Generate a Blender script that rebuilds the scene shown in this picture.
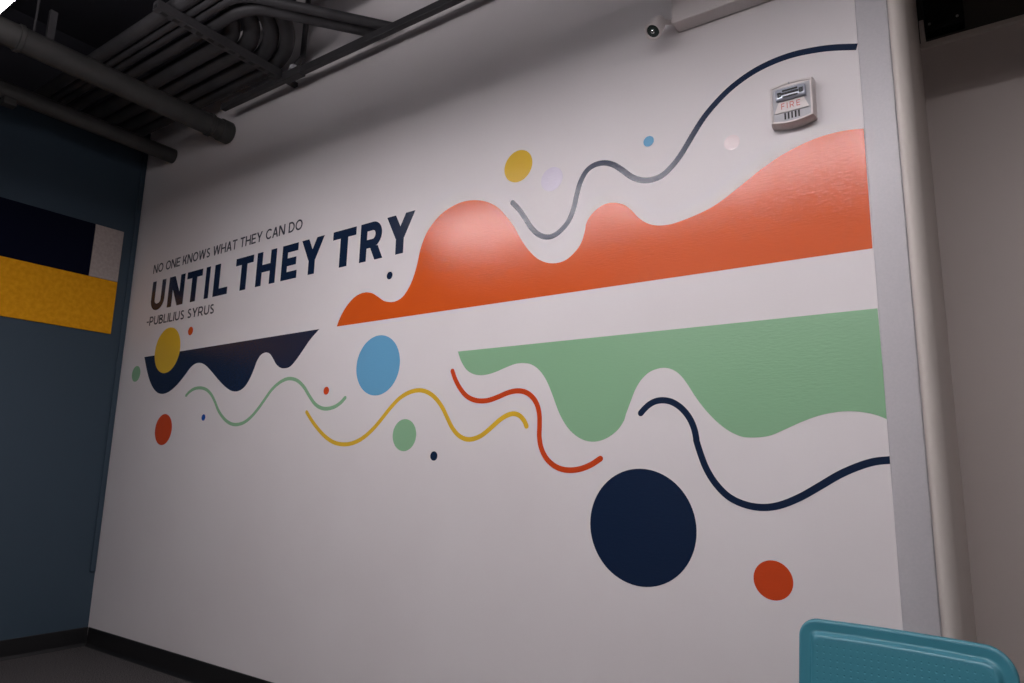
import bpy, bmesh, math, random
from mathutils import Vector, Matrix

# ------------------------------------------------------------------ scene, camera, light
scene = bpy.context.scene
C = scene.collection
for o in list(bpy.data.objects):
    bpy.data.objects.remove(o)

# The room: the mural wall is the plane y = 0 (room at y < 0), x runs right along it, z is up, metres.
CAM = Vector((0.0, -2.06, 1.02))
right = Vector((0.82306033, 0.56752727, 0.02201137))
up = Vector((0.08639038, -0.16340465, 0.98276936))
fwd = Vector((-0.56134517, 0.8069769, 0.18352078))
cam_data = bpy.data.cameras.new('camera')
cam_data.sensor_width = 36.0
cam_data.lens = 691.53 / 1024 * 36.0
cam_data.clip_start = 0.02
cam = bpy.data.objects.new('camera', cam_data)
C.objects.link(cam)
m3 = Matrix((right, up, -fwd)).transposed()
cam.matrix_world = Matrix.Translation(CAM) @ m3.to_4x4()
scene.camera = cam

world = bpy.data.worlds.new('world')
scene.world = world
world.use_nodes = True
bg = world.node_tree.nodes['Background']
bg.inputs[0].default_value = (0.75, 0.78, 0.9, 1)
bg.inputs[1].default_value = 0.02

scene.view_settings.view_transform = 'Standard'
scene.view_settings.look = 'None'
scene.view_settings.gamma = 1.0
scene.view_settings.use_curve_mapping = False
scene.view_settings.exposure = 0.0
DOWN_POWER = 51.0      # brightness of the lower diffusers of the pendant lamps
UP_POWER = 26.0         # brightness of their upper slots
LAMP_Z0, LAMP_Z1 = 2.585, 2.66
LAMP_Y0, LAMP_Y1 = -1.41, -1.295
FAR_POWER = 12.0       # drop lenses of the second lamp row, behind the camera

# ------------------------------------------------------------------ materials
def principled(name, col, rough=0.5, metal=0.0, spec=0.5):
    m = bpy.data.materials.new(name)
    m.use_nodes = True
    b = m.node_tree.nodes['Principled BSDF']
    b.inputs['Base Color'].default_value = (*col, 1)
    b.inputs['Roughness'].default_value = rough
    b.inputs['Metallic'].default_value = metal
    b.inputs['Specular IOR Level'].default_value = spec
    return m

def add_bump(m, scale=120, strength=0.1, dist=0.002, detail=2, stretch=(1, 1, 1)):
    nt = m.node_tree; N = nt.nodes; L = nt.links
    tc = N.new('ShaderNodeTexCoord'); mp = N.new('ShaderNodeMapping')
    mp.inputs['Scale'].default_value = stretch
    nz = N.new('ShaderNodeTexNoise'); nz.inputs['Scale'].default_value = scale
    nz.inputs['Detail'].default_value = detail
    bp = N.new('ShaderNodeBump'); bp.inputs['Strength'].default_value = strength
    bp.inputs['Distance'].default_value = dist
    L.new(tc.outputs['Object'], mp.inputs['Vector']); L.new(mp.outputs[0], nz.inputs['Vector'])
    L.new(nz.outputs['Fac'], bp.inputs['Height'])
    L.new(bp.outputs[0], N['Principled BSDF'].inputs['Normal'])
    return m

def add_mottle(m, col_a, col_b, scale=2.0, detail=4, lo=0.35, hi=0.65):
    nt = m.node_tree; N = nt.nodes; L = nt.links
    tc = N.new('ShaderNodeTexCoord')
    nz = N.new('ShaderNodeTexNoise'); nz.inputs['Scale'].default_value = scale
    nz.inputs['Detail'].default_value = detail
    rp = N.new('ShaderNodeValToRGB')
    rp.color_ramp.elements[0].position = lo; rp.color_ramp.elements[0].color = (*col_a, 1)
    rp.color_ramp.elements[1].position = hi; rp.color_ramp.elements[1].color = (*col_b, 1)
    L.new(tc.outputs['Object'], nz.inputs['Vector']); L.new(nz.outputs['Fac'], rp.inputs['Fac'])
    L.new(rp.outputs['Color'], N['Principled BSDF'].inputs['Base Color'])
    return m

def emitter(name, col, power):
    m = bpy.data.materials.new(name); m.use_nodes = True
    nt = m.node_tree; nt.nodes.clear()
    e = nt.nodes.new('ShaderNodeEmission'); o = nt.nodes.new('ShaderNodeOutputMaterial')
    e.inputs[0].default_value = (*col, 1); e.inputs[1].default_value = power
    nt.links.new(e.outputs[0], o.inputs[0])
    return m

def vinyl(name, col, rough=0.21):
    return add_bump(principled(name, col, rough, spec=0.52), 95, 0.5, 0.0010, 3, (0.5, 1, 1.7))

M = {}
M['wall'] = add_bump(add_mottle(principled('white_wall_paint', (0.77, 0.735, 0.735), 0.48, spec=0.35),
                     (0.75, 0.71, 0.71), (0.78, 0.745, 0.745), 1.6), 140, 0.16, 0.001, 2, (0.6, 1, 1.5))
M['blue_wall'] = add_bump(principled('slate_blue_paint', (0.042, 0.068, 0.095), 0.55, spec=0.3), 160, 0.12, 0.001)
M['beige_wall'] = add_bump(principled('beige_wall_paint', (0.76, 0.69, 0.65), 0.6, spec=0.3), 160, 0.12, 0.001)
M['end_wall'] = add_bump(principled('cream_corner_paint', (0.78, 0.72, 0.66), 0.45, spec=0.4), 160, 0.1, 0.001)
M['strip'] = add_bump(add_mottle(principled('grey_painted_steel', (0.5, 0.5, 0.52), 0.38, spec=0.5),
                      (0.53, 0.515, 0.53), (0.56, 0.54, 0.555), 150), 300, 0.3, 0.001)
M['room_wall'] = principled('plain_room_paint', (0.3, 0.28, 0.28), 0.6, spec=0.3)
M['ceiling'] = principled('black_deck_paint', (0.032, 0.032, 0.040), 0.7, spec=0.2)
M['carpet'] = add_bump(add_mottle(principled('charcoal_carpet', (0.05, 0.05, 0.05), 0.95, spec=0.1),
                       (0.022, 0.021, 0.022), (0.12, 0.112, 0.112), 190, 3), 300, 0.6, 0.004)
M['base'] = principled('black_vinyl_base', (0.012, 0.012, 0.013), 0.42, spec=0.4)
M['pipe'] = add_mottle(principled('charcoal_pipe_paint', (0.07, 0.07, 0.07), 0.5, spec=0.35), (0.046, 0.046, 0.045), (0.062, 0.061, 0.058), 9)
M['conduit'] = add_mottle(principled('charcoal_conduit_paint', (0.06, 0.06, 0.065), 0.5, spec=0.35), (0.042, 0.041, 0.044), (0.055, 0.054, 0.057), 9)
M['dark'] = principled('black_metal', (0.01, 0.01, 0.011), 0.5, spec=0.3)
M['orange'] = vinyl('orange_vinyl', (0.70, 0.104, 0.012))
M['green'] = vinyl('mint_green_vinyl', (0.275, 0.50, 0.30))
M['navy'] = vinyl('navy_vinyl', (0.009, 0.021, 0.054))
M['ink'] = vinyl('dark_ink_vinyl', (0.012, 0.014, 0.030), 0.4)
M['yellow'] = vinyl('yellow_vinyl', (0.74, 0.47, 0.038))
M['skyblue'] = vinyl('sky_blue_vinyl', (0.15, 0.41, 0.64))
M['red'] = vinyl('red_orange_vinyl', (0.62, 0.07, 0.016))
M['lavender'] = vinyl('lavender_vinyl', (0.70, 0.65, 0.76))
M['pink'] = vinyl('pale_pink_vinyl', (0.84, 0.72, 0.72))
M['cobalt'] = vinyl('cobalt_vinyl', (0.015, 0.075, 0.36))
M['gold_felt'] = add_bump(add_mottle(principled('gold_felt', (0.75, 0.33, 0.01), 0.9, spec=0.1), (0.70, 0.30, 0.008), (0.80, 0.37, 0.014), 40), 400, 0.3, 0.001)
M['navy_felt'] = add_bump(principled('navy_felt', (0.004, 0.005, 0.016), 0.95, spec=0.05), 400, 0.3, 0.001)
M['grey_felt'] = add_bump(add_mottle(principled('grey_felt', (0.4, 0.35, 0.33), 0.9, spec=0.1), (0.38, 0.33, 0.31), (0.45, 0.39, 0.36), 60), 400, 0.3, 0.001)
M['white_plastic'] = principled('white_plastic', (0.68, 0.63, 0.61), 0.4)
M['grey_plastic'] = principled('grey_plastic', (0.42, 0.42, 0.44), 0.35)
M['clear_lens'] = principled('strobe_lens', (0.40, 0.43, 0.50), 0.16, 0.15)
M['chrome'] = principled('chrome_reflector', (0.62, 0.66, 0.68), 0.12, 1.0)
M['red_ink'] = principled('red_print', (0.60, 0.15, 0.13), 0.5)
M['slot'] = principled('dark_slot', (0.012, 0.012, 0.012), 0.6)
M['lamp_glass'] = principled('lamp_glass', (0.035, 0.05, 0.045), 0.12, 0.0)
M['housing'] = principled('grey_lamp_housing', (0.45, 0.45, 0.46), 0.4)
M['down'] = emitter('lamp_down_glow', (1.0, 0.935, 0.972), DOWN_POWER)
M['up'] = emitter('lamp_up_glow', (1.0, 0.935, 0.972), UP_POWER)
M['far'] = emitter('far_lamp_glow', (1.0, 0.935, 0.972), FAR_POWER)
M['leg'] = principled('grey_steel_leg', (0.42, 0.43, 0.44), 0.3, 0.8)
M['vent'] = principled('dark_grey_panel', (0.11, 0.105, 0.095), 0.6)

def teal_plastic(name, dots):
    m = principled(name, (0.042, 0.205, 0.262), 0.40, spec=0.5)
    if dots:                       # rows of tiny moulded dimples
        nt = m.node_tree; N = nt.nodes; L = nt.links
        tc = N.new('ShaderNodeTexCoord'); sp = N.new('ShaderNodeSeparateXYZ')
        L.new(tc.outputs['Object'], sp.inputs[0])
        outs = []
        for ax in ('X', 'Z'):
            a = N.new('ShaderNodeMath'); a.operation = 'MULTIPLY'; a.inputs[1].default_value = 2 * math.pi / 0.013
            s = N.new('ShaderNodeMath'); s.operation = 'SINE'
            c = N.new('ShaderNodeMath'); c.operation = 'MAXIMUM'; c.inputs[1].default_value = 0.0
            L.new(sp.outputs[ax], a.inputs[0]); L.new(a.outputs[0], s.inputs[0]); L.new(s.outputs[0], c.inputs[0]); outs.append(c)
        mu = N.new('ShaderNodeMath'); mu.operation = 'MULTIPLY'
        L.new(outs[0].outputs[0], mu.inputs[0]); L.new(outs[1].outputs[0], mu.inputs[1])
        gt = N.new('ShaderNodeMath'); gt.operation = 'SMOOTH_MAX'; gt.inputs[1].default_value = 0.45; gt.inputs[2].default_value = 0.1
        L.new(mu.outputs[0], gt.inputs[0])
        bp = N.new('ShaderNodeBump'); bp.inputs['Strength'].default_value = 1.0; bp.inputs['Distance'].default_value = 0.0010
        bp.invert = True
        L.new(gt.outputs[0], bp.inputs['Height']); L.new(bp.outputs[0], N['Principled BSDF'].inputs['Normal'])
    else:
        add_bump(m, 500, 0.08, 0.0006)
    return m
M['teal'] = teal_plastic('teal_plastic', False)
M['teal_dots'] = teal_plastic('teal_dimpled_plastic', True)

# ------------------------------------------------------------------ helpers
def link(name, bm, mat, parent=None, smooth=False):
    bmesh.ops.recalc_face_normals(bm, faces=bm.faces[:])
    me = bpy.data.meshes.new(name)
    bm.to_mesh(me); bm.free()
    if smooth:
        for p in me.polygons: p.use_smooth = True
    me.materials.append(M[mat])
    o = bpy.data.objects.new(name, me)
    C.objects.link(o)
    if parent: 
        o.parent = parent
        o.matrix_parent_inverse = Matrix.Translation(-parent.location)
    return o

def tag(o, label, cat, group=None):
    o['label'] = label; o['category'] = cat
    if group: o['group'] = group
    return o

def struct(o, label=None):
    o['kind'] = 'structure'
    if label: o['label'] = label
    return o

def thing(name, label, cat, loc=(0, 0, 0), group=None):
    o = bpy.data.objects.new(name, None); C.objects.link(o); o.location = loc
    o.empty_display_size = 0.05
    return tag(o, label, cat, group)

def box(x0, x1, y0, y1, z0, z1, bevel=0.0, seg=2, bm=None):
    b = bmesh.new()
    bmesh.ops.create_cube(b, size=1)
    for v in b.verts:
        v.co = Vector((x0 + (v.co.x + .5) * (x1 - x0), y0 + (v.co.y + .5) * (y1 - y0), z0 + (v.co.z + .5) * (z1 - z0)))
    if bevel:
        bmesh.ops.bevel(b, geom=b.edges[:], offset=bevel, segments=seg, affect='EDGES', profile=0.5)
    if bm is None: return b
    me = bpy.data.meshes.new('tmp'); b.to_mesh(me); b.free(); bm.from_mesh(me); bpy.data.meshes.remove(me)
    return bm

def tube(path, r, n=14, bm=None, caps=True, axis=None):
    bm = bm or bmesh.new()
    P = [Vector(p) for p in path]
    R_ = r if isinstance(r, (list, tuple)) else [r] * len(P)
    T = []
    for i in range(len(P)):
        a = P[max(i - 1, 0)]; b = P[min(i + 1, len(P) - 1)]
        T.append(Vector(axis) if axis is not None else (b - a).normalized())
    ref = Vector((0, 0, 1)) if abs(T[0].z) < .9 else Vector((1, 0, 0))
    u = T[0].cross(ref).normalized()
    rings = []
    for p, t, rr in zip(P, T, R_):
        u = (u - t * u.dot(t)).normalized(); v = t.cross(u)
        rings.append([bm.verts.new(p + (u * math.cos(a) + v * math.sin(a)) * rr) for a in (2 * math.pi * k / n for k in range(n))])
    for A, B in zip(rings, rings[1:]):
        for k in range(n):
            bm.faces.new((A[k], A[(k + 1) % n], B[(k + 1) % n], B[k]))
    if caps:
        bm.faces.new(rings[0]); bm.faces.new(list(reversed(rings[-1])))
    return bm

def shade(o, angle=40):
    me = o.data
    for p in me.polygons: p.use_smooth = True
    bm = bmesh.new(); bm.from_mesh(me)
    for e in bm.edges:
        if len(e.link_faces) == 2 and e.calc_face_angle(0) > math.radians(angle): e.smooth = False
    bm.to_mesh(me); bm.free()
    return o

def spline(pts, k=6):
    """Catmull-Rom through the points (2-D)"""
    P = [Vector(p) for p in pts]; out = []
    for i in range(len(P) - 1):
        a = P[i - 1] if i else P[0] * 2 - P[1]
        b, c = P[i], P[i + 1]
        d = P[i + 2] if i + 2 < len(P) else c * 2 - b
        for s in range(k):
            t = s / k
            out.append(0.5 * ((2 * b) + (c - a) * t + (2 * a - 5 * b + 4 * c - d) * t * t + (3 * b - a - 3 * c + d) * t ** 3))
    out.append(P[-1])
    return out

def smooth_pts(pts, it=1):
    P = [Vector(p) for p in pts]
    for _ in range(it):
        Q = P[:]
        for i in range(1, len(P) - 1):
            Q[i] = P[i] * .84 + (P[i - 1] + P[i + 1]) * .08
        P = Q
    return P

def slab(bm, poly, front, back=-0.0001):
    """flat piece on the mural wall: polygon in (x, z) from y=back to y=front"""
    f = [bm.verts.new((p[0], front, p[1])) for p in poly]
    b = [bm.verts.new((p[0], back, p[1])) for p in poly]
    n = len(poly)
    face = bm.faces.new(f)
    for i in range(n):
        bm.faces.new((f[i], f[(i + 1) % n], b[(i + 1) % n], b[i]))
    if n > 4:
        face.normal_update(); bmesh.ops.triangulate(bm, faces=[face])
    return bm

def ribbon_poly(pts, w, round_ends=(True, True)):
    P = [Vector(p) for p in pts]; L = []; Rr = []
    T = [(P[min(i + 1, len(P) - 1)] - P[max(i - 1, 0)]).normalized() for i in range(len(P))]
    for p, t in zip(P, T):
        n = Vector((-t.y, t.x)); L.append(p + n * w); Rr.append(p - n * w)
    def cap(c, t, s):
        n = Vector((-t.y, t.x)) * s
        return [c + n * w * math.cos(a) + t * s * w * math.sin(a) for a in (math.pi * k / 8 for k in range(1, 8))]
    poly = L[:]
    if round_ends[1]: poly += cap(P[-1], T[-1], 1)
    poly += Rr[::-1]
    if round_ends[0]: poly += cap(P[0], T[0], -1)
    return poly

def ribbon(bm, pts, w, front, back=-0.0001, round_ends=(True, True)):
    """strip mesh built as quads, so tight bends stay clean"""
    P = [Vector(p) for p in pts]
    T = [(P[min(i + 1, len(P) - 1)] - P[max(i - 1, 0)]).normalized() for i in range(len(P))]
    if round_ends[0]:
        pass
    rows = []
    def row(c, t, hw):
        n = Vector((-t.y, t.x)) * hw
        rows.append([bm.verts.new(((c + n).x, front, (c + n).y)), bm.verts.new(((c - n).x, front, (c - n).y)),
                     bm.verts.new(((c - n).x, back, (c - n).y)), bm.verts.new(((c + n).x, back, (c + n).y))])
    K = (0.15, 0.4, 0.65, 0.87)
    if round_ends[0]:
        for s in (0.99, 0.9, 0.7, 0.4): row(P[0] - T[0] * w * s, T[0], w * math.sqrt(1 - s * s))
    for p, t in zip(P, T): row(p, t, w)
    if round_ends[1]:
        for s in (0.4, 0.7, 0.9, 0.99): row(P[-1] + T[-1] * w * s, T[-1], w * math.sqrt(1 - s * s))
    for A, B in zip(rows, rows[1:]):
        for k in range(4):
            bm.faces.new((A[k], A[(k + 1) % 4], B[(k + 1) % 4], B[k]))
    bm.faces.new(rows[0]); bm.faces.new(rows[-1][::-1])
    return bm

# ------------------------------------------------------------------ the room
XL, XR, YF, H = -4.31, 1.6, -6.5, 3.5
struct(link('floor', box(XL - .1, XR + .1, YF - .1, 0.92, -0.08, 0), 'carpet'), 'dark charcoal speckled carpet floor')
struct(link('ceiling', box(XL - .1, XR + .1, YF - .1, 0.92, H, H + 0.08), 'ceiling'), 'black painted open ceiling deck')
struct(link('wall_back', box(XL, -0.144, 0, 0.12, 0, H), 'wall'), 'white painted wall carrying the mural')
struct(link('wall_left', box(XL - 0.1, XL, YF, 0.12, 0, 2.96), 'blue_wall'), 'slate blue painted side wall')
struct(link('wall_left_upper', box(XL - 0.1, XL, YF, 0.12, 2.96, H), 'ceiling'), 'black painted wall above the blue wall')
struct(link('wall_right', box(XR, XR + 0.1, YF, 0.92, 0, H), 'room_wall'))
struct(link('wall_front', box(XL, XR, YF - 0.1, YF, 0, H), 'room_wall'))
# wall end: rounded corner and the return into the alcove
bm = bmesh.new()
prof = [(-0.144, 0.0)] + [(-0.143 + 0.04 * math.sin(a), 0.06 - 0.06 * math.cos(a)) for a in (math.pi / 2 * k / 14 for k in range(15))] + [(-0.103, 0.80), (-0.144, 0.80)]
lo = [bm.verts.new((x, y, 0)) for x, y in prof]; hi = [bm.verts.new((x, y, H)) for x, y in prof]
for i in range(len(prof)):
    j = (i + 1) % len(prof); bm.faces.new((lo[i], lo[j], hi[j], hi[i]))
bm.faces.new(lo); bm.faces.new(hi)
struct(shade(link('wall_corner', bm, 'end_wall'), 30), 'cream rounded wall corner beside the mural')
struct(link('wall_alcove', box(-0.144, XR, 0.80, 0.92, 0, 2.645), 'beige_wall'), 'dim beige alcove wall right of the mural')
struct(link('wall_shade_header', box(-0.102, XR, 0.0, 0.12, 2.49, H), 'end_wall'), 'unseen header wall added over the alcove to shade its top')  # out-of-view header, added to block lamp light from the upper alcove wall
struct(link('wall_alcove_upper', box(-0.144, XR, 0.86, 0.92, 2.645, H), 'vent'), 'dark recessed panel above the alcove wall')
bm = box(-0.103, XR, 0.780, 0.86, 2.645, 2.664, 0.003)
box(-0.100, -0.084, 0.780, 0.86, 2.664, 2.76, 0.003, bm=bm)
struct(link('trim_1', bm, 'end_wall'), 'thin beige frame edge at the top of the alcove wall')
struct(shade(link('trim_2', box(-0.2265, -0.1445, -0.012, 0, 0, H, 0.004, 3), 'strip'), 30), 'grey painted steel cover strip at the mural edge')
struct(link('trim_3', box(XL, XL + 0.012, -0.032, -0.003, 0.40, 2.96, 0.003), 'blue_wall'), 'slate blue corner batten ending above the baseboard')
# baseboards: flat vinyl cove with a small toe
def baseboard(name, along, a, b, plane, sgn):
    bm = bmesh.new()
    prof = [(0, 0), (0.014, 0), (0.009, 0.006), (0.005, 0.016), (0.004, 0.097), (0.002, 0.1), (0, 0.1)]
    ends = []
    for t in (a, b):
        ends.append([bm.verts.new((t, plane + sgn * d, z) if along == 'x' else (plane + sgn * d, t, z)) for d, z in prof])
    n = len(prof)
    for i in range(n):
        bm.faces.new((ends[0][i], ends[0][(i + 1) % n], ends[1][(i + 1) % n], ends[1][i]))
    bm.faces.new(ends[0]); bm.faces.new(ends[1])
    struct(link(name, bm, 'base'))
baseboard('baseboard_back', 'x', XL + 0.0145, -0.23, 0, -1)
baseboard('baseboard_left', 'y', YF, 0, XL, 1)
baseboard('baseboard_alcove', 'x', -0.10, XR, 0.80, -1)

# ------------------------------------------------------------------ pendant lamps: bottom diffuser and open top slot
def pendant(x0, x1, label):
    t = thing('pendant_lamp', label, 'lamp', ((x0 + x1) / 2, (LAMP_Y0 + LAMP_Y1) / 2, LAMP_Z0), 'linear pendant lamps in a row')
    bm = box(x0, x1, LAMP_Y0, LAMP_Y0 + 0.006, LAMP_Z0, LAMP_Z1)
    box(x0, x1, LAMP_Y1 - 0.006, LAMP_Y1, LAMP_Z0, LAMP_Z1, bm=bm)
    box(x0, x0 + 0.006, LAMP_Y0 + .006, LAMP_Y1 - .006, LAMP_Z0, LAMP_Z1, bm=bm)
    box(x1 - 0.006, x1, LAMP_Y0 + .006, LAMP_Y1 - .006, LAMP_Z0, LAMP_Z1, bm=bm)
    box(x0 + .006, x1 - .006, LAMP_Y0 + .006, LAMP_Y1 - .006, LAMP_Z0 + 0.02, LAMP_Z1 - 0.02, bm=bm)
    link('housing', bm, 'housing', t)
    def plate(name, z, mat):
        b = bmesh.new()
        v = [b.verts.new(p) for p in ((x0 + .007, LAMP_Y0 + .007, z), (x1 - .007, LAMP_Y0 + .007, z), (x1 - .007, LAMP_Y1 - .007, z), (x0 + .007, LAMP_Y1 - .007, z))]
        b.faces.new(v); link(name, b, mat, t)
    link('diffuser', box(x0 + .007, x1 - .007, LAMP_Y0 + .007, LAMP_Y1 - .007, LAMP_Z0 - 0.0065, LAMP_Z0 + 0.018), 'down', t)
    plate('top_diffuser', LAMP_Z1 - 0.004, 'up')
    for xx in (x0 + 0.2, x1 - 0.2):
        link('suspension_rod', tube([(xx, -1.34, LAMP_Z1 - 0.03), (xx, -1.34, H)], 0.004, 8), 'dark', t)
pendant(-3.02, -1.82, 'bright linear pendant lamp hanging at the upper left corner of the view')
pendant(-1.80, -0.60, 'middle linear pendant lamp of the row hanging before the mural wall')
pendant(-0.58, 0.62, 'right linear pendant lamp of the row hanging before the mural wall')
def drop_pendant(x0, x1, label):
    t = thing('drop_lens_lamp', label, 'lamp', ((x0 + x1) / 2, -4.2, 2.595), 'drop lens lamps behind the camera')
    link('housing', box(x0, x1, -4.27, -4.13, 2.646, 2.68, .003), 'housing', t)
    link('lens', box(x0 + .01, x1 - .01, -4.26, -4.14, 2.595, 2.645), 'far', t)
    for xx in (x0 + 0.2, x1 - 0.2):
        link('suspension_rod', tube([(xx, -4.2, 2.68), (xx, -4.2, H)], 0.004, 8), 'dark', t)
drop_pendant(-3.02, -1.22, 'left drop lens pendant lamp behind the camera')
drop_pendant(-1.18, 0.62, 'right drop lens pendant lamp behind the camera')

SHAPES = {
    'orange': [(-2398, 1642), (-2385, 1674), (-2358, 1714), (-2323, 1748), (-2280, 1773), (-2229, 1780), (-2184, 1771), (-2146, 1749), (-2109, 1725), (-2064, 1714), (-2026, 1717), (-1993, 1733), (-1962, 1770), (-1941, 1812), (-1925, 1861), (-1913, 1920), (-1890, 1978), (-1854, 2022), (-1805, 2059), (-1749, 2081), (-1688, 2090), (-1628, 2083), (-1569, 2064), (-1511, 2027), (-1469, 1979), (-1435, 1935), (-1402, 1877), (-1364, 1825), (-1327, 1789), (-1286, 1767), (-1246, 1759), (-1207, 1764), (-1174, 1784), (-1145, 1814), (-1130, 1855), (-1124, 1889), (-1108, 1912), (-1080, 1934), (-1048, 1946), (-1012, 1942), (-976, 1927), (-950, 1903), (-929, 1875), (-904, 1851), (-875, 1834), (-842, 1826), (-802, 1824), (-718, 1840), (-656, 1861), (-583, 1904), (-523, 1942), (-466, 1972), (-410, 1992), (-356, 2005), (-304, 2009), (-254, 2005), (-229, 2000)],
    'green': [(-1688, 1471), (-1677, 1444), (-1661, 1418), (-1640, 1394), (-1611, 1378), (-1578, 1371), (-1539, 1372), (-1501, 1380), (-1459, 1393), (-1418, 1404), (-1382, 1405), (-1346, 1398), (-1311, 1375), (-1281, 1337), (-1256, 1285), (-1232, 1227), (-1208, 1186), (-1180, 1154), (-1144, 1130), (-1108, 1120), (-1073, 1122), (-1039, 1134), (-1005, 1157), (-982, 1189), (-977, 1207), (-959, 1249), (-944, 1285), (-922, 1318), (-894, 1341), (-867, 1350), (-843, 1352), (-817, 1346), (-791, 1328), (-769, 1299), (-742, 1254), (-716, 1218), (-685, 1183), (-654, 1156), (-623, 1138), (-593, 1129), (-531, 1132), (-486, 1151), (-442, 1171), (-399, 1187), (-357, 1196), (-317, 1199), (-278, 1194), (-248, 1185), (-226, 1174)],
    'navy': [(-4050, 1626), (-4027, 1585), (-3997, 1533), (-3959, 1481), (-3912, 1436), (-3859, 1406), (-3798, 1397), (-3733, 1409), (-3666, 1442), (-3603, 1488), (-3552, 1532), (-3509, 1550), (-3463, 1551), (-3415, 1537), (-3352, 1499), (-3277, 1447), (-3206, 1405), (-3150, 1383), (-3098, 1380), (-3050, 1397), (-3016, 1432), (-2989, 1476), (-2967, 1526), (-2940, 1555), (-2902, 1564), (-2868, 1555), (-2840, 1529), (-2814, 1499), (-2780, 1479), (-2746, 1473), (-2705, 1478), (-2666, 1508), (-2622, 1551), (-2576, 1599), (-2516, 1642)],
}
LINES = {
    'green': [(-3565, 1380), (-3538, 1398), (-3495, 1413), (-3438, 1416), (-3379, 1404), (-3330, 1376), (-3291, 1337), (-3255, 1291), (-3208, 1253), (-3155, 1225), (-3098, 1213), (-3033, 1220), (-2978, 1245), (-2926, 1284), (-2875, 1333), (-2834, 1374), (-2783, 1405), (-2730, 1422), (-2686, 1422), (-2640, 1409), (-2593, 1378), (-2554, 1337), (-2511, 1297), (-2469, 1277), (-2426, 1271), (-2376, 1278), (-2338, 1295), (-2312, 1316)],
    'yellow': [(-2561, 1261), (-2526, 1226), (-2480, 1187), (-2426, 1150), (-2367, 1123), (-2303, 1114), (-2242, 1120), (-2183, 1142), (-2127, 1179), (-2080, 1221), (-2033, 1266), (-1987, 1302), (-1933, 1324), (-1880, 1330), (-1833, 1319), (-1792, 1294), (-1756, 1257), (-1731, 1218), (-1704, 1177), (-1672, 1147), (-1636, 1132), (-1600, 1132), (-1560, 1145), (-1521, 1171), (-1482, 1200), (-1449, 1217), (-1420, 1223), (-1393, 1216), (-1371, 1195), (-1362, 1176)],
    'orange': [(-1712, 1396), (-1697, 1363), (-1672, 1327), (-1642, 1297), (-1607, 1280), (-1568, 1273), (-1530, 1275), (-1488, 1286), (-1446, 1300), (-1405, 1305), (-1369, 1299), (-1339, 1280), (-1318, 1252), (-1308, 1217), (-1307, 1176), (-1308, 1139), (-1301, 1103), (-1282, 1068), (-1253, 1043), (-1220, 1029), (-1183, 1025), (-1143, 1030), (-1104, 1044), (-1069, 1065)],
    'navy_upper': [(-1445, 2033), (-1415, 2001), (-1388, 1963), (-1361, 1920), (-1329, 1885), (-1293, 1866), (-1257, 1865), (-1223, 1883), (-1194, 1911), (-1175, 1952), (-1163, 2003), (-1149, 2049), (-1123, 2088), (-1089, 2102), (-1052, 2100), (-1016, 2084), (-984, 2057), (-949, 2022), (-915, 2002), (-881, 1994), (-843, 1997), (-810, 2017), (-776, 2050), (-748, 2088), (-724, 2123), (-691, 2167), (-655, 2202), (-612, 2236), (-566, 2262), (-514, 2282), (-456, 2293), (-401, 2295), (-347, 2289), (-296, 2279), (-230, 2258)],
    'navy_lower': [(-924, 1210), (-911, 1224), (-893, 1238), (-872, 1247), (-848, 1249), (-822, 1244), (-796, 1229), (-774, 1207), (-758, 1182), (-748, 1155), (-743, 1126), (-744, 1124), (-731, 1080), (-715, 1037), (-689, 995), (-652, 958), (-606, 938), (-557, 932), (-509, 940), (-453, 965), (-401, 997), (-351, 1029), (-302, 1052), (-263, 1065), (-225, 1069)],
}
DOTS = {
    'bignavy': (-928, 857, 178),
    'orange_low': (-536, 738, 53),
    'yellow_up': (-1422, 2177, 65),
    'lavender': (-1269, 2088, 47),
    'blue_up': (-883, 2136, 19),
    'pink': (-602, 2057, 25),
    'navy_try': (-2083, 1835, 17),
    'yellow_left': (-3807, 1647, 131),
    'orange_left': (-3591, 1737, 24),
    'green_left': (-4122, 1531, 47),
    'red_left': (-3755, 1200, 85),
    'cobalt': (-3380, 1257, 17),
    'red_small': (-2438, 1353, 18),
    'lightblue': (-2124, 1447, 129),
    'green_mid': (-1950, 1151, 64),
    'navy_mid': (-1789, 1069, 18),
}

# ------------------------------------------------------------------ mural decals
def mtr(p): return (p[0] / 1000, p[1] / 1000)
def hill(key, close, label, cat='decal'):
    pts = spline(smooth_pts([mtr(p) for p in SHAPES[key]], 1), 5)
    poly = pts + [Vector(mtr(p)) for p in close]
    return tag(link('wave_shape_decal', slab(bmesh.new(), poly, -0.0006), key), label, cat, 'flat wave shapes of the mural')
hill('orange', [(-230, 1644)], 'large orange hilly wave shape with a straight lower edge on the white wall')
hill('green', [(-229, 1474)], 'mint green wave shape hanging below the orange one')
hill('navy', [], 'dark navy wave shape under the lettering at the left')

def line(key, mat, w, label, ends=(True, True)):
    pts = spline(smooth_pts([mtr(p) for p in LINES[key]], 1), 5)
    return tag(link('wavy_line_decal', ribbon(bmesh.new(), pts, w, -0.0006, round_ends=ends), mat), label, 'decal', 'wavy lines of the mural')
line('green', 'green', 0.0084, 'thin mint green wavy line below the navy wave shape')
line('yellow', 'yellow', 0.0089, 'yellow wavy line running under the sky blue dot')
line('orange', 'red', 0.0096, 'red-orange curling line below the left end of the green shape')
line('navy_upper', 'navy', 0.0100, 'navy wavy line climbing above the orange shape to the steel strip', (True, False))
line('navy_lower', 'navy', 0.0100, 'navy wavy line below the green shape, right of the big navy dot', (True, False))

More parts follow.
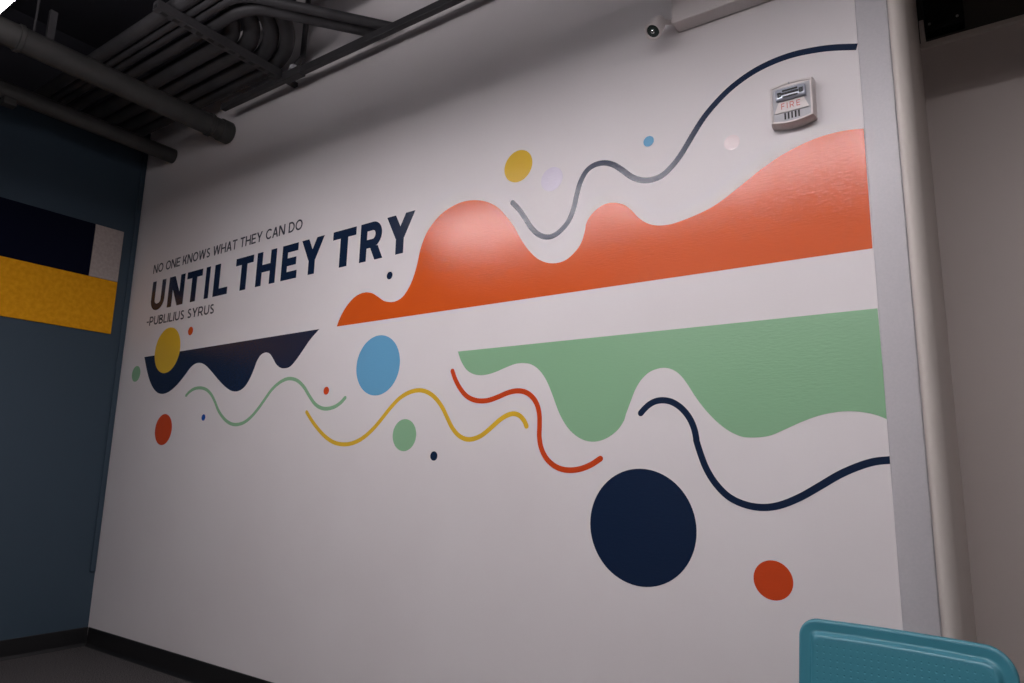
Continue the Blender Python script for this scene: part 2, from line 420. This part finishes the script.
DOT_INFO = {
    'bignavy': ('navy', 'largest dot, navy, low on the white wall'),
    'orange_low': ('red', 'red-orange dot low at the right, above the teal chair'),
    'yellow_up': ('yellow', 'yellow dot above the large orange shape'),
    'lavender': ('lavender', 'pale lavender dot beside the upper yellow dot'),
    'blue_up': ('skyblue', 'tiny sky blue dot above the upper navy line'),
    'pink': ('pink', 'faint pale pink dot left of the fire alarm'),
    'navy_try': ('navy', 'tiny navy dot below the word TRY'),
    'yellow_left': ('yellow', 'yellow dot overlapping the left end of the navy wave shape'),
    'orange_left': ('red', 'tiny red-orange dot above the navy wave shape, right of a yellow dot'),
    'green_left': ('green', 'small green dot beside the corner of the blue wall'),
    'red_left': ('red', 'red dot below the left end of the navy wave shape'),
    'cobalt': ('cobalt', 'tiny cobalt blue dot below the left end of the green line'),
    'red_small': ('red', 'tiny red dot above the right end of the green line'),
    'lightblue': ('skyblue', 'big sky blue dot between the navy and green wave shapes'),
    'green_mid': ('green', 'green dot below the yellow wavy line'),
    'navy_mid': ('navy', 'tiny navy dot right of the green dot under the yellow line'),
}
for key, (mat, label) in DOT_INFO.items():
    x, z, r = (v / 1000 for v in DOTS[key])
    n = 72 if r > 0.05 else 36
    bm = slab(bmesh.new(), [(x + r * math.cos(2 * math.pi * k / n), z + r * math.sin(2 * math.pi * k / n)) for k in range(n)],
              -0.0012 if key == 'yellow_left' else -0.0006)
    tag(link('dot_decal', bm, mat), label, 'decal', 'dots of the mural')

# ------------------------------------------------------------------ lettering: each letter is cut from strokes
def arc(cx, cy, rx, ry, a0, a1, n=16):
    return [(cx + rx * math.cos(math.radians(a0 + (a1 - a0) * k / n)), cy + ry * math.sin(math.radians(a0 + (a1 - a0) * k / n))) for k in range(n + 1)]
def glyph(ch, t):
    """(width, strokes) at cap height 1, stroke t; a stroke is ('q', 4 corners) or ('r', centreline)"""
    h = t / 2
    V = lambda x, y0=0, y1=1: ('q', [(x, y0), (x + t, y0), (x + t, y1), (x, y1)])
    Hh = lambda x0, x1, y: ('q', [(x0, y), (x1, y), (x1, y + t), (x0, y + t)])
    def Dg(x0, y0, x1, y1, k=None):        # diagonal with level ends, given left corners
        k = k or t * math.hypot(x1 - x0, y1 - y0) / abs(y1 - y0)
        return ('q', [(x0, y0), (x0 + k, y0), (x1 + k, y1), (x1, y1)])
    if ch == 'I': return t, [V(0)]
    if ch == 'L': return .56, [V(0), Hh(t, .56, 0)]
    if ch == 'T': return .68, [V(.34 - h, 0, 1 - t), Hh(0, .68, 1 - t)]
    if ch == 'H': return .76, [V(0), V(.76 - t), Hh(t, .76 - t, .5 - h)]
    if ch == 'E': return .62, [V(0), Hh(t, .62, 0), Hh(t, .57, .5 - h), Hh(t, .62, 1 - t)]
    if ch == 'F': return .60, [V(0), Hh(t, .55, .48 - h), Hh(t, .60, 1 - t)]
    if ch == 'N': 
        k = t * 1.3
        return .80, [V(0), V(.80 - t), Dg(.80 - k, 0, 0, 1, k)]
    if ch == 'K': return .70, [V(0), Dg(t * .9, .36, .70 - t * 1.35, 1, t * 1.35), Dg(.70 - t * 1.25, 0, .26, .62, t * 1.2)]
    if ch == 'Y': return .80, [V(.40 - h, 0, .42), Dg(.40 - h * 1.1, .40, 0, 1, t * 1.15), Dg(.40 + h * 1.1 - t * 1.15, .40, .80 - t * 1.15, 1, t * 1.15)]
    if ch == 'A':
        k = t * 1.1
        return .78, [Dg(0, 0, .39 - k / 2, 1, k), Dg(.78 - k, 0, .39 - k / 2, 1, k), Hh(.16, .62, .24)]
    if ch == 'W':
        k = t * 1.05; a = .24
        return 1.12, [Dg(.28 - k / 2, 0, 0, 1, k), Dg(.28 - k / 2, 0, .56 - k / 2, 1, k), Dg(.84 - k / 2, 0, .56 - k / 2, 1, k), Dg(.84 - k / 2, 0, 1.12 - k, 1, k)]
    if ch == 'U': return .74, [('r', [(h, 1), (h, .8), (h, .55)] + arc(.37, .36, .37 - h, .36 - h, 180, 360, 20) + [(.74 - h, .55), (.74 - h, .8), (.74 - h, 1)])]
    if ch == 'O': return .90, [('r', arc(.45, .5, .45 - h, .5 - h, 90, 450, 40))]
    if ch == 'C': return .80, [('r', arc(.45, .5, .45 - h, .5 - h, 42, 318, 32))]
    if ch == 'D': return .76, [V(0), ('r', [(t, 1 - h), (.24, 1 - h)] + arc(.28, .5, .48 - h, .5 - h, 90, -90, 24) + [(.24, h), (t, h)])]
    if ch in 'PR':
        c = .72 if ch == 'R' else .70
        dx = .05 if ch == 'R' else 0
        s = [V(0), ('r', [(t, 1 - h), (.28, 1 - h)] + arc(.36 + dx, .665, .30 - h, .335 - h, 90, -90, 20) + [(.28, .33 + h), (t, .33 + h)])]
        if ch == 'R': s.append(Dg(.77 - t * 1.2, 0, .33, .36, t * 1.15))
        return (.77 if ch == 'R' else .66), s
    if ch == 'B':
        return .68, [V(0), ('r', [(t, 1 - h), (.28, 1 - h)] + arc(.36, .755, .27 - h, .245 - h, 90, -90, 16) + [(.28, .51 + h), (t, .51 + h)]),
                     ('r', [(t, .51 - h + t * .5), (.30, .51 - h + t * .5)] + arc(.38, .26 + t * .05, .30 - h, .26 - h + t * .05, 90, -90, 16) + [(.30, h), (t, h)])]
    if ch == 'S':
        up_ = arc(.31, .745, .27 - h, .255 - h, 35, 245, 18)
        dn = arc(.31, .26, .29 - h, .26 - h, 70, -150, 18)
        return .62, [('r', up_ + [(.27, .52), (.36, .49)] + dn)]
    if ch == '-': return .36, [Hh(0, .36, .36)]
    raise ValueError(ch)

def lettering(label, words, cap, t, gap, slope, mat, x_ref, z_ref, front=-0.0006, y_off=0.0, parent=None, name='mural_lettering'):
    """words: (text, x0, x1); the baseline passes (x_ref, z_ref)"""
    root = parent or thing(name, label, 'lettering', (x_ref, 0, z_ref), 'lines of lettering on the mural wall')
    for text, x0, x1 in words:
        gl = [glyph(c, t) if c != ' ' else (.28, []) for c in text]
        nat = sum(g[0] for g in gl) + gap * (len(gl) - 1)
        s = (x1 - x0) / nat; x = x0
        for ch, (w, st) in zip(text, gl):
            if st:
                bm = bmesh.new()
                for i, (kind, pts) in enumerate(st):
                    q = [Vector((x + px * s, z_ref + slope * (x + px * s - x_ref) + py * cap)) for px, py in pts]
                    f = y_off + front - 0.00008 * i; b = y_off - 0.0001
                    if kind == 'q': slab(bm, q, f, b)
                    else: ribbon(bm, q, t / 2 * (cap + (s if len(text) > 1 else cap)) / 2, f, b, (False, False))
                link('letter' if ch != '-' else 'dash', bm, mat, root)
            x += (w + gap) * s
    return root
lettering('thin dark top line of lettering: NO ONE KNOWS WHAT THEY CAN DO', [('NO ONE KNOWS WHAT THEY CAN DO', -4.066, -2.699)], 0.055, 0.152, 0.10, 0.0205, 'ink', -4.066, 2.132)
lettering('big bold navy line of lettering: UNTIL THEY TRY', [('U', -4.055, -3.904), ('N', -3.868, -3.705), ('T', -3.682, -3.531), ('I', -3.497, -3.457), ('L', -3.414, -3.283),
     ('T', -3.222, -3.071), ('H', -3.040, -2.882), ('E', -2.836, -2.716), ('Y', -2.690, -2.527), ('T', -2.465, -2.310), ('R', -2.280, -2.132), ('Y', -2.117, -1.951)], 0.180, 0.222, 0.075, 0.0125, 'navy', -4.055, 1.899)
lettering('thin dark lowest line of lettering: -PUBLILIUS SYRUS', [('-PUBLILIUS SYRUS', -4.071, -3.385)], 0.053, 0.152, 0.10, 0.003, 'ink', -4.071, 1.812)

# ------------------------------------------------------------------ felt panels on the blue wall
def felt(y0, y1, z0, z1, mat, label):
    tag(link('felt_panel', box(XL, XL + 0.010, y0, y1, z0, z1, 0.0012, 1), mat), label, 'wall panel', 'felt panels on the blue wall')
felt(-1.55, -0.2535, 2.094, 2.412, 'navy_felt', 'near black navy felt panel on the blue wall above the gold one')
felt(-0.2515, -0.088, 2.094, 2.412, 'grey_felt', 'small grey-beige felt panel at the end of the navy one')
felt(-1.55, -0.088, 1.772, 2.092, 'gold_felt', 'long gold felt panel on the blue wall')

# ------------------------------------------------------------------ fire alarm strobe
AX, AZ = -0.4105, 2.118
al = thing('fire_alarm', 'white fire alarm strobe with red FIRE lettering on the mural wall', 'alarm', (AX, 0, 2.06))
bm = bmesh.new()
def alarm_outline(w, top, bot, bulge, n=10):
    pts = [(-w, top)]
    pts += [(-w + 2 * w * k / n, top + 0.006 * math.sin(math.pi * k / n)) for k in range(1, n)] + [(w, top)]
    pts += [(w - 2 * w * k / n, bot - bulge * math.sin(math.pi * k / n)) for k in range(0, n + 1)]
    return pts
rings = []
for w, top, bot, bul, y in ((.0625, .0690, -.0560, .010, 0), (.0625, .0690, -.0560, .010, -.016), (.0610, .0660, -.0555, .010, -.034), (.0585, .0630, -.0530, .009, -.040), (.0545, .0585, -.0490, .008, -.040), (.0535, .0575, -.0480, .008, -.036)):
    rings.append([bm.verts.new((AX + x, y, AZ + z)) for x, z in alarm_outline(w, top, bot, bul)])
n = len(rings[0])
for A, B in zip(rings, rings[1:]):
    for k in range(n): bm.faces.new((A[k], A[(k + 1) % n], B[(k + 1) % n], B[k]))
bm.faces.new(rings[0]); f = bm.faces.new(rings[-1])
shade(link('housing', bm, 'white_plastic', al), 35)
fy = -0.0362
def flat(poly, y0, y1, name, mat, parent):
    b = bmesh.new(); slab(b, [(AX + x, AZ + z) for x, z in poly], y1, y0)
    return link(name, b, mat, parent)
flat([(-.0525, .0565), (.0525, .0565), (.0525, -.048), (.03, -.0535), (0, -.0555), (-.03, -.0535), (-.0525, -.048)], fy + .0002, fy - .0010, 'face_plate', 'grey_plastic', al)
lens = link('strobe_lens', box(AX - .043, AX + .043, fy - .016, fy - .001, AZ + .009, AZ + .046, .006, 3), 'clear_lens', al)
shade(lens, 50)
link('flash_tube', tube([(AX - .024, fy - .0175, AZ + .026), (AX + .024, fy - .0175, AZ + .026)], .0035, 10), 'chrome', lens)
for zz in (.036, .016):
    link('reflector_bar', box(AX - .022, AX + .022, fy - .0178, fy - .0155, AZ + zz - .003, AZ + zz + .003, .001, 1), 'slot', lens)
for sx in (-1, 1):
    link('reflector_wing', box(AX + sx * .031 - .006, AX + sx * .031 + .006, fy - .0175, fy - .0155, AZ + .018, AZ + .034, .001, 1), 'chrome', lens)
plate = flat([(-.036, .008), (.036, .008), (.049, -.026), (-.049, -.026)], fy - .0008, fy - .0045, 'print_plate', 'white_plastic', al)
x = AX - .029
for ch in 'FIRE':
    w, st = glyph(ch, .13)
    b = bmesh.new()
    for i, (kind, pts) in enumerate(st):
        q = [Vector((x + px * .0165, AZ - .0160 + py * .0185)) for px, py in pts]
        ff = fy - .0050 - .00006 * i
        if kind == 'q': slab(b, q, ff, fy - .0045)
        else: ribbon(b, q, .065 * .0175, ff, fy - .0045, (False, False))
    link('letter', b, 'red_ink', plate)
    x += (w + .38) * .0165
for k in range(5):
    xx = AX + (k - 2) * .0098
    link('sound_slot', box(xx - .0022, xx + .0022, fy - .0022, fy - .0008, AZ - .0490, AZ - .0285), 'slot', al)
link('screw', tube([(AX - .004, -.0395, AZ + .0640), (AX - .004, -.0425, AZ + .0640)], .0026, 10), 'leg', al)

# ------------------------------------------------------------------ emergency light unit at the top
em = thing('emergency_light', 'white emergency light box with one round lamp head high on the mural wall', 'emergency light', (-0.6, 0, 2.503))
link('housing', box(-.768, -.440, -.062, 0, 2.503, 2.70, .004, 2), 'white_plastic', em)
b0 = Vector((-.809, -.062, 2.528)); b1 = Vector((-.820, -.110, 2.458)); ax = (b1 - b0).normalized()
prof = [(-.006, .006), (-.003, .016), (.004, .022), (.018, .0255), (.045, .0285), (.066, .0295), (.073, .0295), (.0755, .028), (.0755, .0235), (.066, .021)]
hd = link('lamp_head', tube([b0 + ax * a for a, r in prof], [r for a, r in prof], 24, axis=ax), 'white_plastic', em)
shade(hd, 45)
link('lens', tube([b0 + ax * a for a in (.060, .069, .0715)], [.0215, .0215, .014], 20), 'lamp_glass', hd)
link('bulb', tube([b0 + ax * a for a in (.070, .074, .077)], [.008, .007, .003], 12), 'chrome', hd)
kn = link('swivel_arm', tube([b0 + ax * .02, b0 + ax * .016 + Vector((.018, .006, .003)), (-.784, -.036, 2.528), (-.767, -.034, 2.528)], [.008, .0095, .008, .011], 12), 'white_plastic', em)
link('locking_nut', tube([(-.776, -.035, 2.528), (-.768, -.034, 2.528)], .014, 6), 'white_plastic', kn)

# ------------------------------------------------------------------ pipes under the ceiling
def ring_on(p, d, r, w, name, parent, mat='pipe', n=20):
    p = Vector(p); d = Vector(d)
    return shade(link(name, tube([p - d * w / 2, p - d * (w / 2 - .003), p + d * (w / 2 - .003), p + d * w / 2], [r - .004, r, r, r - .004], n), mat, parent), 40)
bp = thing('drain_pipe', 'thickest charcoal pipe running under the conduits into the white wall', 'pipe', (-3.41, 0, 2.80))
shade(link('pipe', tube([(-3.41, 0.0, 2.858), (-3.41, -2.6, 2.858)], .057, 28), 'pipe', bp), 40)
for y in (-.035, -.125, -1.045, -1.16): ring_on((-3.41, y, 2.858), (0, 1, 0), .064, .022 if y != -.035 else .06, 'coupling', bp)
link('hanger_rod', tube([(-3.39, -1.0, 2.905), (-3.39, -1.0, H)], .005, 8), 'conduit', bp)
link('hanger_strap', box(-3.42, -3.40, -.945, -.915, 2.905, 3.06), 'conduit', bp)
sp = thing('sprinkler_pipe', 'square-ended charcoal pipe along the top of the blue wall', 'pipe', (-3.99, 0, 2.86))
shade(link('pipe', tube([(-3.99, -0.002, 2.868), (-3.99, -2.6, 2.868)], .045, 20), 'pipe', sp), 40)
link('hanger', box(-4.02, -3.96, -.90, -.84, 2.79, 2.826, .006), 'pipe', sp)
ch = thing('wall_channel', 'charcoal channel running along the white wall under the ceiling', 'conduit', (-1.5, -.11, 2.93))
link('channel', box(-3.33, XR - .01, -.118, -.088, 2.928, 2.964, .003), 'conduit', ch)
link('channel_joint', box(-2.80, -2.66, -.124, -.083, 2.922, 2.968, .004), 'conduit', ch)
link('bracket', box(-2.86, -2.83, -.120, 0, 2.964, 2.985), 'conduit', ch)
dr = thing('drop_conduit', 'short conduit dropping onto the wall channel joint', 'conduit', (-2.73, -.11, 2.962))
link('pipe', tube([(-2.735, -.105, 2.985), (-2.73, -.085, 3.02), (-2.72, -.066, 3.06), (-2.72, -.060, H)], .014, 12), 'conduit', dr)
link('connector', tube([(-2.735, -.106, 2.968), (-2.735, -.105, 2.992)], .021, 8), 'grey_plastic', dr)

st = thing('strut_rail', 'slotted charcoal strut rail carrying the bundle of conduits', 'rail', (-2.82, -.42, 2.95))
bm = box(-2.841, -2.799, -.76, -.122, 2.968, 2.985)
box(-2.841, -2.836, -.76, -.122, 2.944, 2.968, bm=bm); box(-2.804, -2.799, -.76, -.122, 2.944, 2.968, bm=bm)
box(-2.836, -2.804, -.76, -.122, 2.944, 2.948, bm=bm)
link('channel', bm, 'conduit', st)
for k in range(11):
    y = -.735 + k * .055
    link('slot', box(-2.829, -2.811, y, y + .030, 2.9425, 2.9445), 'slot', st)
for y in (-.75,):
    link('threaded_rod', tube([(-2.82, y, 2.985), (-2.82, y, H)], .004, 8), 'conduit', st)

# the bundle: conduits along the wall; four sweep towards the room, two cut back to the wall, two run on
xc, yc = -2.87, -.50
def cond(path, r, label):
    tag(shade(link('conduit', tube(path, r, 16), 'conduit'), 40), label, 'conduit', 'bundle of conduits above the strut rail')
names = ['outermost', 'second', 'third', 'innermost']
for k, (y, r, z) in enumerate(((-.138, .036, 3.022), (-.214, .038, 3.024), (-.302, .040, 3.026), (-.390, .040, 3.026))):
    R_ = y - yc
    path = [(XL + .0, y, z)] + [(xc, y, z)] + [(xc + R_ * math.sin(a), yc + R_ * math.cos(a), z + .085 * (a / (math.pi / 2))) for a in (math.pi / 2 * j / 12 for j in range(1, 13))] + [(xc + R_, yc - 1.6, z + .085)]
    cond(path, r, names[k] + ' of the four conduits sweeping in a bend above the strut rail')
for k, (y, r, x0) in enumerate(((-.500, .029, -2.545), (-.575, .022, -2.510))):
    d = Vector((.345, .456)).normalized(); z = 2.9865 + r
    path = [(XL, y, z), (x0 - .10, y, z)]
    th = math.atan2(d.y, d.x); Rb = .20
    for j in range(1, 9):
        a = th * j / 8; path.append((x0 - .10 + Rb * math.sin(a), y + Rb * (1 - math.cos(a)), z))
    lx, ly, lz = path[-1]; kk = (-.045 - ly) / d.y
    path.append((lx + d.x * kk, -.045, lz))
    cond(path, r, ('nearer' if k else 'farther') + ' of two conduits cutting slantwise to the white wall')
for k, (y, r) in enumerate(((-.617, .017), (-.668, .032))):
    cond([(XL, y, 2.9865 + r), (XR - .01, y, 2.9865 + r)], r, ('thick' if k else 'thin') + ' straight conduit at the room side of the bundle')
tag(link('cable_duct', box(XL, XR - .01, -1.30, -1.02, 3.20, 3.44, .006), 'ceiling'), 'black rectangular duct above the pipes', 'duct')

# dark box in the opening above the alcove
bx_ = thing('junction_box', 'dark metal box in the opening above the alcove wall', 'box', (-.02, .86, 2.716))
link('body', box(-.083, .046, .80, .86, 2.716, 2.96, .006), 'dark', bx_)
link('cover_plate', box(-.073, .034, .794, .80, 2.728, 2.948, .003), 'dark', bx_)
link('screw', tube([(.024, .794, 2.740), (.024, .790, 2.740)], .005, 8), 'leg', bx_)
link('screw', tube([(-.066, .794, 2.740), (-.066, .790, 2.740)], .005, 8), 'leg', bx_)

# ------------------------------------------------------------------ teal chair, its backrest against the wall side
CX, CY, CT = -.204, -.335, .716
cw = .197
chair = thing('plastic_chair', 'teal plastic chair with dimpled backrest in front of the wall', 'chair', (CX, CY - .2, 0))
def rr(w, z0, z1, r, n=9):
    pts = []
    for sx, sz, a0 in ((1, 1, 90), (1, -1, 0), (-1, -1, -90), (-1, 1, 180)):
        rc = r + .016 if sx > 0 else r
        cx = sx * (w - rc); cz = z1 - rc if sz > 0 else z0 + rc
        for k in range(n + 1):
            a = math.radians(a0 - 90 * k / n); pts.append((cx + rc * math.cos(a), cz + rc * math.sin(a)))
    # insert extra points along the long top and bottom so the panel can bow
    out = []
    for i, p in enumerate(pts):
        q = pts[(i + 1) % len(pts)]; out.append(p)
        if abs(q[0] - p[0]) > .05:
            for k in range(1, 12): out.append((p[0] + (q[0] - p[0]) * k / 12, p[1] + (q[1] - p[1]) * k / 12))
        elif abs(q[1] - p[1]) > .05:
            for k in range(1, 6): out.append((p[0] + (q[0] - p[0]) * k / 6, p[1] + (q[1] - p[1]) * k / 6))
    return out
def back_pt(x, z, d):
    """backrest leaning back, gently bowed towards the sitter at both sides"""
    return (CX + x, CY - .16 * (CT - z) - .55 * x * x + d, z)
def shell(rings, cap_last=True):
    bm = bmesh.new(); RV = []
    for ins, d, r in rings:
        RV.append([bm.verts.new(back_pt(x, z, d)) for x, z in rr(cw - ins, .40 + ins, CT - ins, max(r - ins, .012))])
    n = len(RV[0])
    for A, B in zip(RV, RV[1:]):
        for k in range(n): bm.faces.new((A[k], A[(k + 1) % n], B[(k + 1) % n], B[k]))
    return bm, RV
rad = .036
bm, RV = shell([(.030, .010, rad), (.004, .010, rad), (.001, .008, rad), (0, .004, rad), (0, -.001, rad), (.001, -.004, rad), (.004, -.006, rad), (.008, -.006, rad), (.020, -.004, rad), (.0235, -.004, rad), (.0255, -.0055, rad), (.029, -.0125, rad), (.031, -.0145, rad), (.034, -.0155, rad), (.037, -.0155, rad)])
bm.faces.new(RV[0])
back = link('backrest', bm, 'teal', chair); shade(back, 60)
# dimpled inner panel: a grid that follows the bow
bm = bmesh.new(); g = {}
for i in range(25):
    for j in range(13):
        x = -(cw - .0369) + 2 * (cw - .0369) * i / 24; z = .4369 + (CT - .0369 - .4369) * j / 12
        g[i, j] = bm.verts.new(back_pt(x, z, -.0153))
for i in range(24):
    for j in range(12): bm.faces.new((g[i, j], g[i + 1, j], g[i + 1, j + 1], g[i, j + 1]))
link('dimpled_panel', bm, 'teal_dots', back, smooth=True)
seat = link('seat', box(CX - .20, CX + .20, CY - .43, CY - .05, .395, .425, .012, 3), 'teal', chair); shade(seat, 40)
for sx in (-1, 1):
    link('leg', tube([(CX + sx * .185, CY - .40, 0), (CX + sx * .165, CY - .34, .20), (CX + sx * .150, CY - .30, .397)], .011, 12), 'leg', chair)
    link('leg', tube([(CX + sx * .185, CY + .06, 0), (CX + sx * .17, CY - .02, .25), (CX + sx * .15, CY - .06, .397), (CX + sx * .15, CY - .03, .44), (CX + sx * .15, CY - .012, .55)], .011, 12), 'leg', chair)
    link('seat_rail', tube([(CX + sx * .15, CY - .30, .388), (CX + sx * .15, CY - .06, .388)], .010, 10), 'leg', chair)
chair.rotation_euler.z = math.radians(-8)
chair.location += Vector((-.014, -.032, 0))
